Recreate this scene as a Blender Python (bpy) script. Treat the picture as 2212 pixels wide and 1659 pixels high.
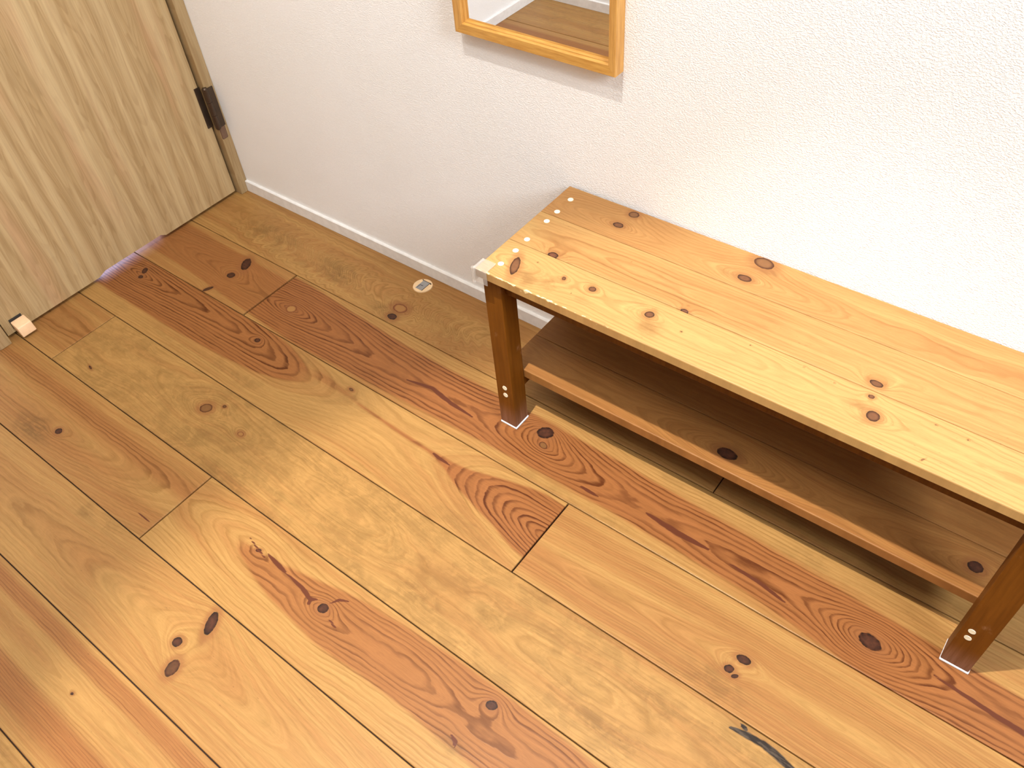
import bpy, bmesh, math
import numpy as np
from mathutils import Vector, Matrix

# ------------------------------------------------------------------ camera, world, exposure, main lights
S = bpy.context.scene
COL = S.collection
for o in list(bpy.data.objects):
    bpy.data.objects.remove(o, do_unlink=True)

cam_data = bpy.data.cameras.new('camera')
cam = bpy.data.objects.new('camera', cam_data)
COL.objects.link(cam)
cam.location = (1.60178696, -0.92022844, 1.12360156)
cam.rotation_euler = (0.743519063, 0.0685439804, 0.654072424)
cam_data.sensor_width = 36.0
cam_data.sensor_fit = 'HORIZONTAL'
cam_data.lens = 36.0 * 1815.49836 / 2212.0
cam_data.clip_start = 0.02
S.camera = cam

S.view_settings.view_transform = 'Standard'
S.view_settings.look = 'None'
S.view_settings.gamma = 1.0
S.view_settings.use_curve_mapping = False
S.view_settings.exposure = 0.0

world = bpy.data.worlds.new('world')
S.world = world
world.use_nodes = True
world.node_tree.nodes['Background'].inputs[0].default_value = (1.0, 0.97, 0.93, 1)
world.node_tree.nodes['Background'].inputs[1].default_value = 0.03

CEIL = 2.40
LX, LY = 1.05, -0.83


def lamp(kind, name, loc, rot, energy, color, **kw):
    d = bpy.data.lights.new(name, kind)
    d.energy = energy
    d.color = color
    for k, v in kw.items():
        setattr(d, k, v)
    o = bpy.data.objects.new(name, d)
    COL.objects.link(o)
    o.location = loc
    o.rotation_euler = rot
    return o


def aim(a, b):
    return (Vector(b) - Vector(a)).to_track_quat('-Z', 'Y').to_euler()


SPILL_AIM = (1.2, -0.3, 0.0)
CORE_AIM = (1.50, -0.66, 0.0)
E_SPILL, E_CORE, E_END_FILL, CORE_SIZE = 88, 222, 60, 43
E_WALL_FILL = 14
C_LAMP = (1.0, 0.94, 0.87)
C_END_FILL = (0.86, 0.93, 1.0)
# the recessed ceiling downlight over the bench, plus added fill: far ceiling, adjoining side, corridor end
LP = (LX, LY, CEIL - 0.03)
lamp('SPOT', 'downlight_spill', LP, aim(LP, SPILL_AIM), E_SPILL, C_LAMP,
     spot_size=math.radians(120), spot_blend=1.0, shadow_soft_size=0.018)
lamp('SPOT', 'downlight_core', LP, aim(LP, CORE_AIM), E_CORE, C_LAMP,
     spot_size=math.radians(CORE_SIZE), spot_blend=0.30, shadow_soft_size=0.018)
lamp('AREA', 'far_ceiling_fill', (2.55, -0.62, CEIL - 0.03), (0, 0, 0), 0.4, (1.0, 0.93, 0.86),
     shape='DISK', size=0.12)  # added fill lamp further along the ceiling, no fixture seen there
lamp('AREA', 'added_wall_fill', (0.95, -1.28, CEIL - 0.04), aim((0.95, -1.28, CEIL - 0.04), (0.55, 0.0, 0.45)), E_WALL_FILL,
     (1.0, 0.97, 0.93), shape='RECTANGLE', size=0.55, size_y=0.2)  # added fill that lifts the long wall, no such source seen
lamp('AREA', 'corridor_end_fill', (2.93, -0.77, 1.75), (math.radians(75), 0, math.radians(90)), E_END_FILL,
     C_END_FILL, shape='RECTANGLE', size=0.8, size_y=0.9)  # added cool fill from the right, no window seen there
lamp('AREA', 'light_beyond_door', (-0.75, -0.31, 0.35), (math.radians(78), 0, math.radians(-90)), 14,
     (0.66, 0.66, 1.0), shape='RECTANGLE', size=0.5, size_y=0.3)


# ------------------------------------------------------------------ helpers
def link(me, name, mat=None, parent=None, smooth=False):
    o = bpy.data.objects.new(name, me)
    COL.objects.link(o)
    if mat is not None and not me.materials:
        me.materials.append(mat)
    if parent is not None:
        o.parent = parent
    if smooth:
        for p in me.polygons:
            p.use_smooth = True
    return o


def from_bm(name, bm, mat, parent=None, smooth=False):
    bmesh.ops.recalc_face_normals(bm, faces=bm.faces)
    me = bpy.data.meshes.new(name)
    bm.to_mesh(me)
    bm.free()
    return link(me, name, mat, parent, smooth)


def tag(o, label=None, cat=None, group=None, kind=None):
    if label: o['label'] = label
    if cat: o['category'] = cat
    if group: o['group'] = group
    if kind: o['kind'] = kind
    return o


def empty(name, loc, rz=0.0):
    o = bpy.data.objects.new(name, None)
    COL.objects.link(o)
    o.location = loc
    o.rotation_euler = (0, 0, rz)
    o.empty_display_size = 0.05
    return o


def bm_box(bm, x0, x1, y0, y1, z0, z1, bevel=0.0, seg=2):
    r = bmesh.ops.create_cube(bm, size=1.0)
    vs = r['verts']
    for v in vs:
        v.co = Vector(((x0 + x1) / 2 + v.co.x * (x1 - x0), (y0 + y1) / 2 + v.co.y * (y1 - y0),
                       (z0 + z1) / 2 + v.co.z * (z1 - z0)))
    if bevel > 0:
        es = set()
        for v in vs:
            for e in v.link_edges:
                es.add(e)
        bmesh.ops.bevel(bm, geom=list(es), offset=bevel, segments=seg, profile=0.5, affect='EDGES')


def box(name, b, mat, parent=None, bevel=0.0):
    bm = bmesh.new()
    bm_box(bm, *b, bevel=bevel)
    return from_bm(name, bm, mat, parent)


def bm_cyl(bm, c, r, h, axis='Z', seg=32, r2=None):
    rot = {'Z': Matrix(), 'Y': Matrix.Rotation(math.pi / 2, 4, 'X'), 'X': Matrix.Rotation(math.pi / 2, 4, 'Y')}[axis]
    bmesh.ops.create_cone(bm, cap_ends=True, segments=seg, radius1=r, radius2=r if r2 is None else r2, depth=h,
                          matrix=Matrix.Translation(c) @ rot)


def bm_prism(bm, prof, axis, a, b):
    """extrude a 2-D profile from a to b along the axis ('X': profile is (y,z); 'Y': profile is (x,z))"""
    def P(p, t):
        return (t, p[0], p[1]) if axis == 'X' else ((p[0], t, p[1]) if axis == 'Y' else (p[0], p[1], t))
    A = [bm.verts.new(P(p, a)) for p in prof]
    B = [bm.verts.new(P(p, b)) for p in prof]
    bm.faces.new(A)
    bm.faces.new(B[::-1])
    n = len(prof)
    for i in range(n):
        bm.faces.new((A[i], B[i], B[(i + 1) % n], A[(i + 1) % n]))


# ------------------------------------------------------------------ node helpers
class NT:
    def __init__(self, name):
        self.m = bpy.data.materials.new(name)
        self.m.use_nodes = True
        self.t = self.m.node_tree
        self.t.nodes.clear()
        self.out = self.t.nodes.new('ShaderNodeOutputMaterial')

    def n(self, typ, **kw):
        nd = self.t.nodes.new(typ)
        for k, v in kw.items():
            setattr(nd, k, v)
        return nd

    def put(self, sock, val):
        if hasattr(val, 'is_linked') or isinstance(val, bpy.types.NodeSocket):
            self.t.links.new(val, sock)
        elif isinstance(val, (tuple, list)):
            v = tuple(val)
            if len(v) == 3 and sock.type == 'RGBA':
                v = v + (1,)
            sock.default_value = v
        else:
            sock.default_value = val

    def math(self, op, a, b=0.0, c=0.0, clamp=False):
        nd = self.n('ShaderNodeMath', operation=op, use_clamp=clamp)
        self.put(nd.inputs[0], a)
        self.put(nd.inputs[1], b)
        self.put(nd.inputs[2], c)
        return nd.outputs[0]

    def add(self, a, b): return self.math('ADD', a, b)
    def sub(self, a, b): return self.math('SUBTRACT', a, b)
    def mul(self, a, b): return self.math('MULTIPLY', a, b)

    def smooth(self, x, a, b, lo=0.0, hi=1.0):
        nd = self.n('ShaderNodeMapRange', interpolation_type='SMOOTHSTEP')
        self.put(nd.inputs[0], x)
        for i, v in enumerate((a, b, lo, hi)):
            self.put(nd.inputs[i + 1], v)
        return nd.outputs[0]

    def mix(self, f, a, b, blend='MIX'):
        nd = self.n('ShaderNodeMix', data_type='RGBA', blend_type=blend)
        self.put(nd.inputs[0], f)
        self.put(nd.inputs[6], a)
        self.put(nd.inputs[7], b)
        return nd.outputs[2]

    def attr(self, name):
        return self.n('ShaderNodeAttribute', attribute_name=name).outputs['Fac']

    def comb(self, x, y, z=0.0):
        nd = self.n('ShaderNodeCombineXYZ')
        for i, v in enumerate((x, y, z)):
            self.put(nd.inputs[i], v)
        return nd.outputs[0]

    def sep(self, v):
        nd = self.n('ShaderNodeSeparateXYZ')
        self.put(nd.inputs[0], v)
        return nd.outputs

    def noise(self, vec, scale=1.0, detail=3.0, rough=0.55, dist=0.0):
        nd = self.n('ShaderNodeTexNoise')
        self.put(nd.inputs['Vector'], vec)
        nd.inputs['Scale'].default_value = scale
        nd.inputs['Detail'].default_value = detail
        nd.inputs['Roughness'].default_value = rough
        nd.inputs['Distortion'].default_value = dist
        return nd.outputs['Fac']

    def coord(self, which='Object'):
        return self.n('ShaderNodeTexCoord').outputs[which]

    def bsdf(self, color, rough=0.5, bump=None, bump_strength=0.2, bump_dist=0.001, **kw):
        b = self.n('ShaderNodeBsdfPrincipled')
        self.put(b.inputs['Base Color'], color)
        self.put(b.inputs['Roughness'], rough)
        for k, v in kw.items():
            self.put(b.inputs[k], v)
        if bump is not None:
            bp = self.n('ShaderNodeBump')
            bp.inputs['Strength'].default_value = bump_strength
            bp.inputs['Distance'].default_value = bump_dist
            self.put(bp.inputs['Height'], bump)
            self.t.links.new(bp.outputs[0], b.inputs['Normal'])
        self.t.links.new(b.outputs[0], self.out.inputs[0])
        return b


def flat(name, color, rough=0.5, **kw):
    t = NT(name)
    c = t.coord()
    v = t.noise(c, 60, 3)
    col = t.mix(t.smooth(v, 0.3, 0.7), tuple(x * 0.94 for x in color), tuple(min(1, x * 1.04) for x in color))
    t.bsdf(col, rough, **kw)
    return t.m


# ------------------------------------------------------------------ pine material, driven by the per-board grain field stored on the mesh
def pine(name, sap, heart, line_sap, line_heart, rough=0.42, stain_col=(0.155, 0.098, 0.034), wear=False, KNOT_IN=(0.11, 0.040, 0.020)):
    t = NT(name)
    co = t.sep(t.coord('Object'))
    x, y, z = co[0], co[1], co[2]
    ring, hm, kd, kp, st, gc, tone, sd = [t.attr(a) for a in
                                          ('ring', 'heart', 'knot', 'pale', 'stain', 'contrast', 'tone', 'seed')]
    # wobble of the year rings
    wob = t.noise(t.comb(t.mul(x, 30), t.mul(y, 110), sd), 1.0, 2.5)
    wob2 = t.noise(t.comb(t.mul(x, 7), t.mul(y, 26), t.add(sd, 9.0)), 1.0, 2)
    r = t.add(ring, t.add(t.mul(t.sub(wob, 0.5), 0.55), t.mul(t.sub(wob2, 0.5), 1.1)))
    fr = t.math('FRACT', r)
    line = t.mul(t.smooth(fr, 0.40, 0.80), t.smooth(fr, 0.86, 0.97, 1.0, 0.0))
    cell = t.math('FLOOR', r)
    wn = t.n('ShaderNodeTexWhiteNoise', noise_dimensions='2D')
    t.put(wn.inputs['Vector'], t.comb(cell, sd))
    line = t.mul(line, t.add(0.45, t.mul(wn.outputs['Value'], 0.75)))
    broken = t.noise(t.comb(t.mul(x, 12), t.mul(y, 60), t.add(sd, 3.3)), 1.0, 3)
    line = t.mul(line, t.smooth(broken, 0.30, 0.60, 0.45, 1.0))
    # fibres follow the rings
    fib = t.noise(t.comb(t.mul(x, 11), t.mul(ring, 2.6), sd), 1.0, 6, 0.65)
    fib2 = t.noise(t.comb(t.mul(x, 60), t.mul(y, 900), sd), 1.0, 4, 0.6)
    broad = t.noise(t.comb(t.mul(x, 2.3), t.mul(ring, 0.5), t.add(sd, 5)), 1.0, 3, 0.5)
    base = t.mix(hm, sap, heart)
    base = t.mix(t.smooth(t.add(broad, tone), 0.35, 0.75), base, t.mix(0.5, base, heart))
    fib3 = t.noise(t.comb(t.mul(x, 4.5), t.mul(y, 250), t.add(sd, 7)), 1.0, 4, 0.6)
    v = t.add(t.mul(t.sub(fib, 0.5), 0.60), t.add(t.mul(t.sub(fib2, 0.5), 0.42), t.mul(t.sub(fib3, 0.5), 0.34)))
    v = t.add(1.0, v)
    base = t.mix(1.0, base, t.comb(v, v, t.add(t.mul(v, 1.1), -0.1)), 'MULTIPLY')
    lc = t.mix(hm, line_sap, line_heart)
    col = t.mix(t.mul(line, t.math('MINIMUM', t.add(gc, 0.10), 1.0)), base, lc)
    # blue stain blotches of the sapwood
    bl = t.noise(t.comb(t.mul(x, 42), t.mul(y, 62), sd), 1.0, 5, 0.66, 0.5)
    bl2 = t.noise(t.comb(t.mul(x, 13), t.mul(y, 19), t.add(sd, 2)), 1.0, 3, 0.55, 0.4)
    sb = t.mul(st, 0.16)
    sm = t.mul(st, t.mul(t.smooth(t.add(bl, sb), 0.42, 0.72), t.smooth(t.add(bl2, sb), 0.40, 0.64)))
    sm = t.math('MINIMUM', t.mul(sm, 0.72), 0.72)
    col = t.mix(sm, col, t.mix(0.45, t.mix(1.0, col, (0.60, 0.53, 0.42), 'MULTIPLY'), stain_col))
    # tiny pores and flecks
    pores = t.noise(t.comb(t.mul(x, 130), t.mul(y, 420), sd), 1.0, 1)
    col = t.mix(t.mul(t.smooth(pores, 0.74, 0.82), 0.35), col, (0.10, 0.04, 0.015))
    # knots
    kn = t.noise(t.comb(t.mul(x, 170), t.mul(y, 170), sd), 1.0, 3)
    kk = t.add(kd, t.mul(t.sub(kn, 0.5), 0.28))
    halo = t.smooth(t.add(kk, t.mul(t.sub(fib, 0.5), 1.2)), 1.0, 2.3, 0.70, 0.0)
    col = t.mix(t.mul(halo, t.smooth(kk, 0.9, 1.15)), col, t.mix(0.35, (0.22, 0.085, 0.03), heart))
    dark = t.mix(t.smooth(kn, 0.35, 0.7), (0.014, 0.006, 0.004), (0.060, 0.019, 0.009))
    palek = t.mix(t.smooth(kk, 0.62, 0.92), t.mix(0.5, heart, sap), (0.16, 0.045, 0.015))
    inner = t.mix(t.smooth(kk, 0.45, 0.95), t.mix(0.38, dark, KNOT_IN), dark)
    kc = t.mix(kp, inner, palek)
    km = t.smooth(kk, 0.92, 1.06, 1.0, 0.0)
    col = t.mix(km, col, kc)
    # resin streaks (negative pale channel of its own)
    rs = t.attr('resin')
    rn = t.noise(t.comb(t.mul(x, 60), t.mul(y, 240), sd), 1.0, 3)
    col = t.mix(t.smooth(t.add(rs, t.mul(t.sub(rn, 0.5), 0.5)), 0.35, 0.65), col, t.mix(t.attr('black'), (0.100, 0.027, 0.011), t.mix(t.smooth(rn, 0.4, 0.6), (0.020, 0.013, 0.009), (0.07, 0.05, 0.035))))
    if wear:
        we = t.attr('wear')
        wnn = t.noise(t.comb(t.mul(x, 75), t.mul(y, 160), t.mul(z, 160)), 1.0, 3, 0.6)
        wm = t.smooth(t.add(t.mul(we, 0.55), wnn), 0.98, 1.04)
        col = t.mix(wm, col, (0.80, 0.60, 0.32))
    bump = t.add(t.mul(fib2, 0.25), t.mul(line, 0.5))
    rg = t.add(rough, t.mul(t.sub(fib, 0.5), 0.25))
    t.bsdf(col, rg, bump, 0.25, 0.0004, **{'Specular IOR Level': 0.25})
    return t.m


M = {}
M['floor'] = pine('floor_pine', (0.3796, 0.2065, 0.06394), (0.2664, 0.0999, 0.0293), (0.2065, 0.09324, 0.01998), (0.08325, 0.01998, 0.003996))
M['seat'] = pine('seat_pine', (0.425, 0.250, 0.088), (0.345, 0.152, 0.046), (0.270, 0.120, 0.034), (0.180, 0.060, 0.015), rough=0.5, wear=True, KNOT_IN=(0.26, 0.095, 0.045),
                 stain_col=(0.20, 0.095, 0.035))
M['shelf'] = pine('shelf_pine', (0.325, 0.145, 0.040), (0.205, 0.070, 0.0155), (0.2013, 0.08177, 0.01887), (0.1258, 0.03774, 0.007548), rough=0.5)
M['gap'] = flat('dark_seam', (0.030, 0.012, 0.006), 0.9)


def leg_material():
    t = NT('brown_stained_leg')
    c = t.sep(t.coord('Object'))
    g = t.noise(t.comb(t.mul(c[0], 160), t.mul(c[1], 160), t.mul(c[2], 9)), 1.0, 5, 0.6)
    s = t.noise(t.comb(t.mul(c[0], 50), t.mul(c[1], 50), t.mul(c[2], 40)), 1.0, 4, 0.6)
    col = t.mix(t.smooth(g, 0.3, 0.7), (0.125, 0.038, 0.0015), (0.175, 0.057, 0.0035))
    scuff = t.smooth(s, 0.62, 0.86, 0.0, 0.35)
    col = t.mix(scuff, col, (0.45, 0.26, 0.15))
    low = t.mul(t.smooth(c[2], 0.010, 0.062, 1.0, 0.0), t.smooth(g, 0.25, 0.7, 0.25, 0.9))
    col = t.mix(t.mul(low, 0.5), col, (0.36, 0.20, 0.15))
    t.bsdf(col, 0.5, g, 0.1, 0.0004, **{'Specular IOR Level': 0.2})
    return t.m


M['leg'] = leg_material()


def door_material(name='door_oak_laminate', k=1.0):
    t = NT(name)
    c = t.sep(t.coord('Object'))
    y, z = c[1], c[2]
    warp = t.noise(t.comb(t.mul(y, 9), t.mul(z, 3.2), 1.7), 1.0, 3, 0.5)
    yy = t.add(y, t.mul(t.sub(warp, 0.5), 0.016))
    strip = t.noise(t.comb(t.mul(yy, 40), t.mul(z, 1.0), 4.0), 1.0, 4, 0.6)
    cath = t.noise(t.comb(t.mul(yy, 22), t.mul(z, 1.8), 8.0), 1.0, 2, 0.5)
    rl = t.math('FRACT', t.mul(cath, 19))
    rl = t.mul(t.smooth(rl, 0.35, 0.85), t.smooth(rl, 0.9, 1.0, 1.0, 0.0))
    fine = t.noise(t.comb(t.mul(yy, 420), t.mul(z, 14), 2.0), 1.0, 5, 0.65)
    fine2 = t.noise(t.comb(t.mul(yy, 110), t.mul(z, 5), 6.0), 1.0, 4, 0.6)
    a = tuple(v * k for v in (0.400, 0.262, 0.118))
    b = tuple(v * k for v in (0.540, 0.390, 0.205))
    r = tuple(v * k for v in (0.500, 0.290, 0.150))
    col = t.mix(t.smooth(strip, 0.30, 0.70), a, b)
    pink = t.noise(t.comb(t.mul(yy, 15), t.mul(z, 1.6), 12.0), 1.0, 2)
    col = t.mix(t.smooth(pink, 0.52, 0.70, 0.0, 0.65), col, r)
    col = t.mix(t.mul(rl, t.smooth(strip, 0.4, 0.6, 0.40, 0.10)), col, tuple(v * k for v in (0.30, 0.18, 0.075)))
    v = t.add(1.0, t.add(t.mul(t.sub(fine, 0.5), 0.32), t.mul(t.sub(fine2, 0.5), 0.34)))
    col = t.mix(1.0, col, t.comb(v, v, v), 'MULTIPLY')
    fleck = t.noise(t.comb(t.mul(yy, 70), t.mul(z, 14), 20.0), 1.0, 1)
    col = t.mix(t.smooth(fleck, 0.80, 0.86, 0.0, 0.6), col, (0.16, 0.09, 0.035))
    t.bsdf(col, 0.55, fine, 0.2, 0.0003, **{'Specular IOR Level': 0.3})
    return t.m


M['door'] = door_material()
M['jamb'] = door_material('frame_oak_laminate', 0.84)


def wallpaper():
    t = NT('embossed_white_wallpaper')
    c = t.coord()
    s = t.sep(c)
    v = t.comb(t.mul(s[0], 330), t.mul(s[1], 330), t.mul(s[2], 520))
    n1 = t.noise(v, 1.0, 2.0, 0.5, 0.6)
    n2 = t.noise(c, 900, 2, 0.5)
    big = t.noise(c, 5, 2)
    h = t.add(t.smooth(n1, 0.38, 0.66), t.mul(n2, 0.25))
    col = t.mix(t.smooth(big, 0.3, 0.7), (0.92, 0.91, 0.89), (0.94, 0.93, 0.915))
    t.bsdf(col, 0.85, h, 0.50, 0.0007, **{'Specular IOR Level': 0.2})
    return t.m


M['wall'] = wallpaper()
M['white'] = flat('white_baseboard', (0.84, 0.83, 0.81), 0.35)
M['ceiling'] = flat('dark_ceiling', (0.16, 0.10, 0.05), 0.9)  # unseen ceiling, kept dark to cut the light it bounces back


def mirror_frame_mat():
    t = NT('honey_oak_frame')
    c = t.sep(t.coord())
    g = t.noise(t.comb(t.mul(c[0], 30), t.mul(c[1], 300), t.mul(c[2], 380)), 1.0, 5, 0.6)
    col = t.mix(t.smooth(g, 0.3, 0.7), (0.52, 0.245, 0.045), (0.68, 0.365, 0.085))
    t.bsdf(col, 0.38, g, 0.15, 0.0003)
    return t.m


def mirror_side_mat():
    t = NT('honey_oak_upright')
    c = t.sep(t.coord())
    g = t.noise(t.comb(t.mul(c[0], 380), t.mul(c[1], 300), t.mul(c[2], 22)), 1.0, 5, 0.6)
    col = t.mix(t.smooth(g, 0.3, 0.7), (0.50, 0.235, 0.05), (0.66, 0.35, 0.09))
    t.bsdf(col, 0.4, g, 0.15, 0.0003)
    return t.m


M['mframe'] = mirror_frame_mat()
M['mside'] = mirror_side_mat()
t = NT('silver_mirror_glass')
t.bsdf((0.90, 0.91, 0.92), 0.0, Metallic=1.0)
M['mirror'] = t.m
M['bronze'] = flat('bronze_hinge', (0.095, 0.065, 0.045), 0.32, Metallic=0.75)
M['hinge_cover'] = flat('brown_hinge_cover', (0.16, 0.085, 0.05), 0.35)
M['tan'] = flat('pale_tan_plastic', (0.88, 0.58, 0.34), 0.45)
M['black'] = flat('black_rubber', (0.02, 0.017, 0.015), 0.6)
M['cream'] = flat('cream_plastic', (0.86, 0.62, 0.36), 0.35)
M['steel'] = flat('grey_steel', (0.36, 0.36, 0.37), 0.38, Metallic=0.35)
M['plug'] = flat('pale_screw_plug', (0.88, 0.82, 0.62), 0.6)
M['felt'] = flat('white_pad', (0.88, 0.90, 0.92), 0.7)
t = NT('clear_soft_plastic')
tb = t.n('ShaderNodeBsdfTransparent'); tb.inputs[0].default_value = (0.975, 0.97, 0.965, 1)
pb = t.bsdf((0.80, 0.76, 0.70), 0.10, **{'Coat Weight': 0.5})
lw = t.n('ShaderNodeLayerWeight'); lw.inputs[0].default_value = 0.42
ms = t.n('ShaderNodeMixShader')
t.t.links.new(t.smooth(lw.outputs['Facing'], 0.25, 1.0, 0.14, 0.9), ms.inputs[0])
t.t.links.new(tb.outputs[0], ms.inputs[1]); t.t.links.new(pb.outputs[0], ms.inputs[2])
t.t.links.new(ms.outputs[0], t.out.inputs[0])
M['clear'] = t.m


# ------------------------------------------------------------------ grain field
def hash2(ix, iy, s):
    h = np.sin(ix * 127.1 + iy * 311.7 + s * 74.7) * 43758.5453
    return h - np.floor(h)


def vnoise(x, y, s=0.0):
    ix = np.floor(x); iy = np.floor(y)
    fx = x - ix; fy = y - iy
    fx = fx * fx * (3 - 2 * fx); fy = fy * fy * (3 - 2 * fy)
    a = hash2(ix, iy, s); b = hash2(ix + 1, iy, s); c = hash2(ix, iy + 1, s); d = hash2(ix + 1, iy + 1, s)
    return (a + (b - a) * fx) * (1 - fy) + (c + (d - c) * fx) * fy


def fbm(x, y, s=0.0):
    return (vnoise(x, y, s) + 0.5 * vnoise(2 * x + 7, 2 * y + 3, s + 1) + 0.25 * vnoise(4 * x, 4 * y, s + 2)) / 1.75


def sstep(x, a, b):
    t = np.clip((x - a) / (b - a), 0, 1)
    return t * t * (3 - 2 * t)


def curve(x, pts):
    px = np.array([p[0] for p in pts]); py = np.array([p[1] for p in pts])
    if len(px) < 3:
        return np.interp(x, px, py)
    # monotone-ish cubic
    m = np.gradient(py, px)
    i = np.clip(np.searchsorted(px, x) - 1, 0, len(px) - 2)
    h = px[i + 1] - px[i]
    t = np.clip((x - px[i]) / h, 0, 1)
    t2, t3 = t * t, t * t * t
    return (2 * t3 - 3 * t2 + 1) * py[i] + (t3 - 2 * t2 + t) * h * m[i] + (-2 * t3 + 3 * t2) * py[i + 1] + (t3 - t2) * h * m[i + 1]


def poly_dist(X, Y, pts):
    """distance to a polyline and the position along it (0..1)"""
    best = np.full(X.shape, 9.0); tt = np.zeros(X.shape)
    n = len(pts) - 1
    for i in range(n):
        ax, ay = pts[i]; bx, by = pts[i + 1]
        dx, dy = bx - ax, by - ay
        t = np.clip(((X - ax) * dx + (Y - ay) * dy) / (dx * dx + dy * dy + 1e-12), 0, 1)
        d = np.hypot(X - ax - t * dx, Y - ay - t * dy)
        m = d < best
        best = np.where(m, d, best); tt = np.where(m, (i + t) / n, tt)
    return best, tt


def grain(spec, X, Y):
    """year rings of one board: distance from a pith line that wanders in depth and across the board"""
    sd = spec.get('seed', 0.0)
    yc = curve(X, spec['yc']) if 'yc' in spec else np.full(X.shape, spec['y'])
    h = curve(X, spec['h']) if 'h' in spec else np.full(X.shape, 0.03)
    dy = Y - yc
    N = spec.get('N', 150.0)
    wav = spec.get('wave', 0.004)
    dy = dy + wav * (fbm(X * 9, Y * 30, sd) - 0.5) * 2
    hh = h + wav * 0.8 * (fbm(X * 14 + 5, Y * 18, sd + 4) - 0.5) * 2
    F = N * np.sqrt(dy * dy + hh * hh)
    if 'curl' in spec:   # curly figure
        for (cx, cy, rx, ry, amp, fq) in spec['curl']:
            w = np.exp(-((X - cx) / rx) ** 2 - ((Y - cy) / ry) ** 2)
            F = F + w * amp * np.sin(fq * (X - cx) + 3 * np.sin(90 * (Y - cy)) + 5 * fbm(X * 20, Y * 20, sd + 7))
    kd = np.full(X.shape, 9.0)
    kp = np.zeros(X.shape)
    st = np.full(X.shape, spec.get('stain', 0.0))
    for k in spec.get('knots', []):
        kx, ky, ra, rb, ang = k[:5]
        pale = k[5] if len(k) > 5 else 0.0
        amp = k[6] if len(k) > 6 else 1.6
        dxx, dyy = X - kx, Y - ky
        ca, sa = math.cos(ang), math.sin(ang)
        u = (dxx * ca + dyy * sa) / ra
        v = (-dxx * sa + dyy * ca) / rb
        d = np.sqrt(u * u + v * v)
        R = max(ra, rb)
        dn = np.sqrt((dxx / (R * 1.5)) ** 2 + (dyy / (R * 1.0)) ** 2)
        F = F - amp * np.exp(-(dn / 1.7) ** 2) * 1.6
        kp = np.where(d < kd, pale, kp)
        kd = np.minimum(kd, d)
    for (sx, sy, rx, ry, a) in spec.get('blots', []):
        st = np.maximum(st, a * np.exp(-((X - sx) / rx) ** 2 - ((Y - sy) / ry) ** 2))
    heart = np.zeros(X.shape)
    for hb in spec.get('heart', []):
        up = curve(X, hb['up']); lo = curve(X, hb['lo'])
        wv = 0.0022 * (fbm(X * 25, Y * 10, sd + 11) - 0.5)
        sft = hb.get('soft', 0.004)
        m = sstep(up + wv - Y, -sft, sft) * sstep(Y - lo + wv, -sft, sft)
        m = m * sstep(X, hb['x0'] - 0.02, hb['x0'] + 0.02) * (1 - sstep(X, hb['x1'] - 0.03, hb['x1'] + 0.03)) * hb.get('a', 1.0)
        heart = np.maximum(heart, m)
    gc = spec.get('c0', 0.18) + (spec.get('c1', 0.9) - spec.get('c0', 0.18)) * heart
    for (sx, sy, rx, ry, a) in spec.get('boost', []):
        gc = np.maximum(gc, a * np.exp(-((X - sx) / rx) ** 2 - ((Y - sy) / ry) ** 2))
    rs = np.zeros(X.shape); bk = np.zeros(X.shape)
    for (pts, w, black) in spec.get('resin', []):
        d, t = poly_dist(X, Y, pts)
        ww = w * (0.25 + 0.75 * np.sin(np.pi * np.clip(t, 0.02, 0.98)) ** 0.7)
        m = np.clip(1.15 - d / ww * 0.65, 0, 1)
        bk = np.where(m > rs, black, bk)
        rs = np.maximum(rs, m)
    return dict(ring=F, heart=heart, knot=kd, pale=kp, stain=st, contrast=gc, tone=np.full(X.shape, spec.get('tone', 0.0)) + 0.25 * (vnoise(X * 3, Y * 25, sd + 20) - 0.5),
                seed=np.full(X.shape, sd * 3.7), resin=rs, black=bk)


ATTRS = ('ring', 'heart', 'knot', 'pale', 'stain', 'contrast', 'tone', 'seed', 'resin', 'black')


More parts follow.
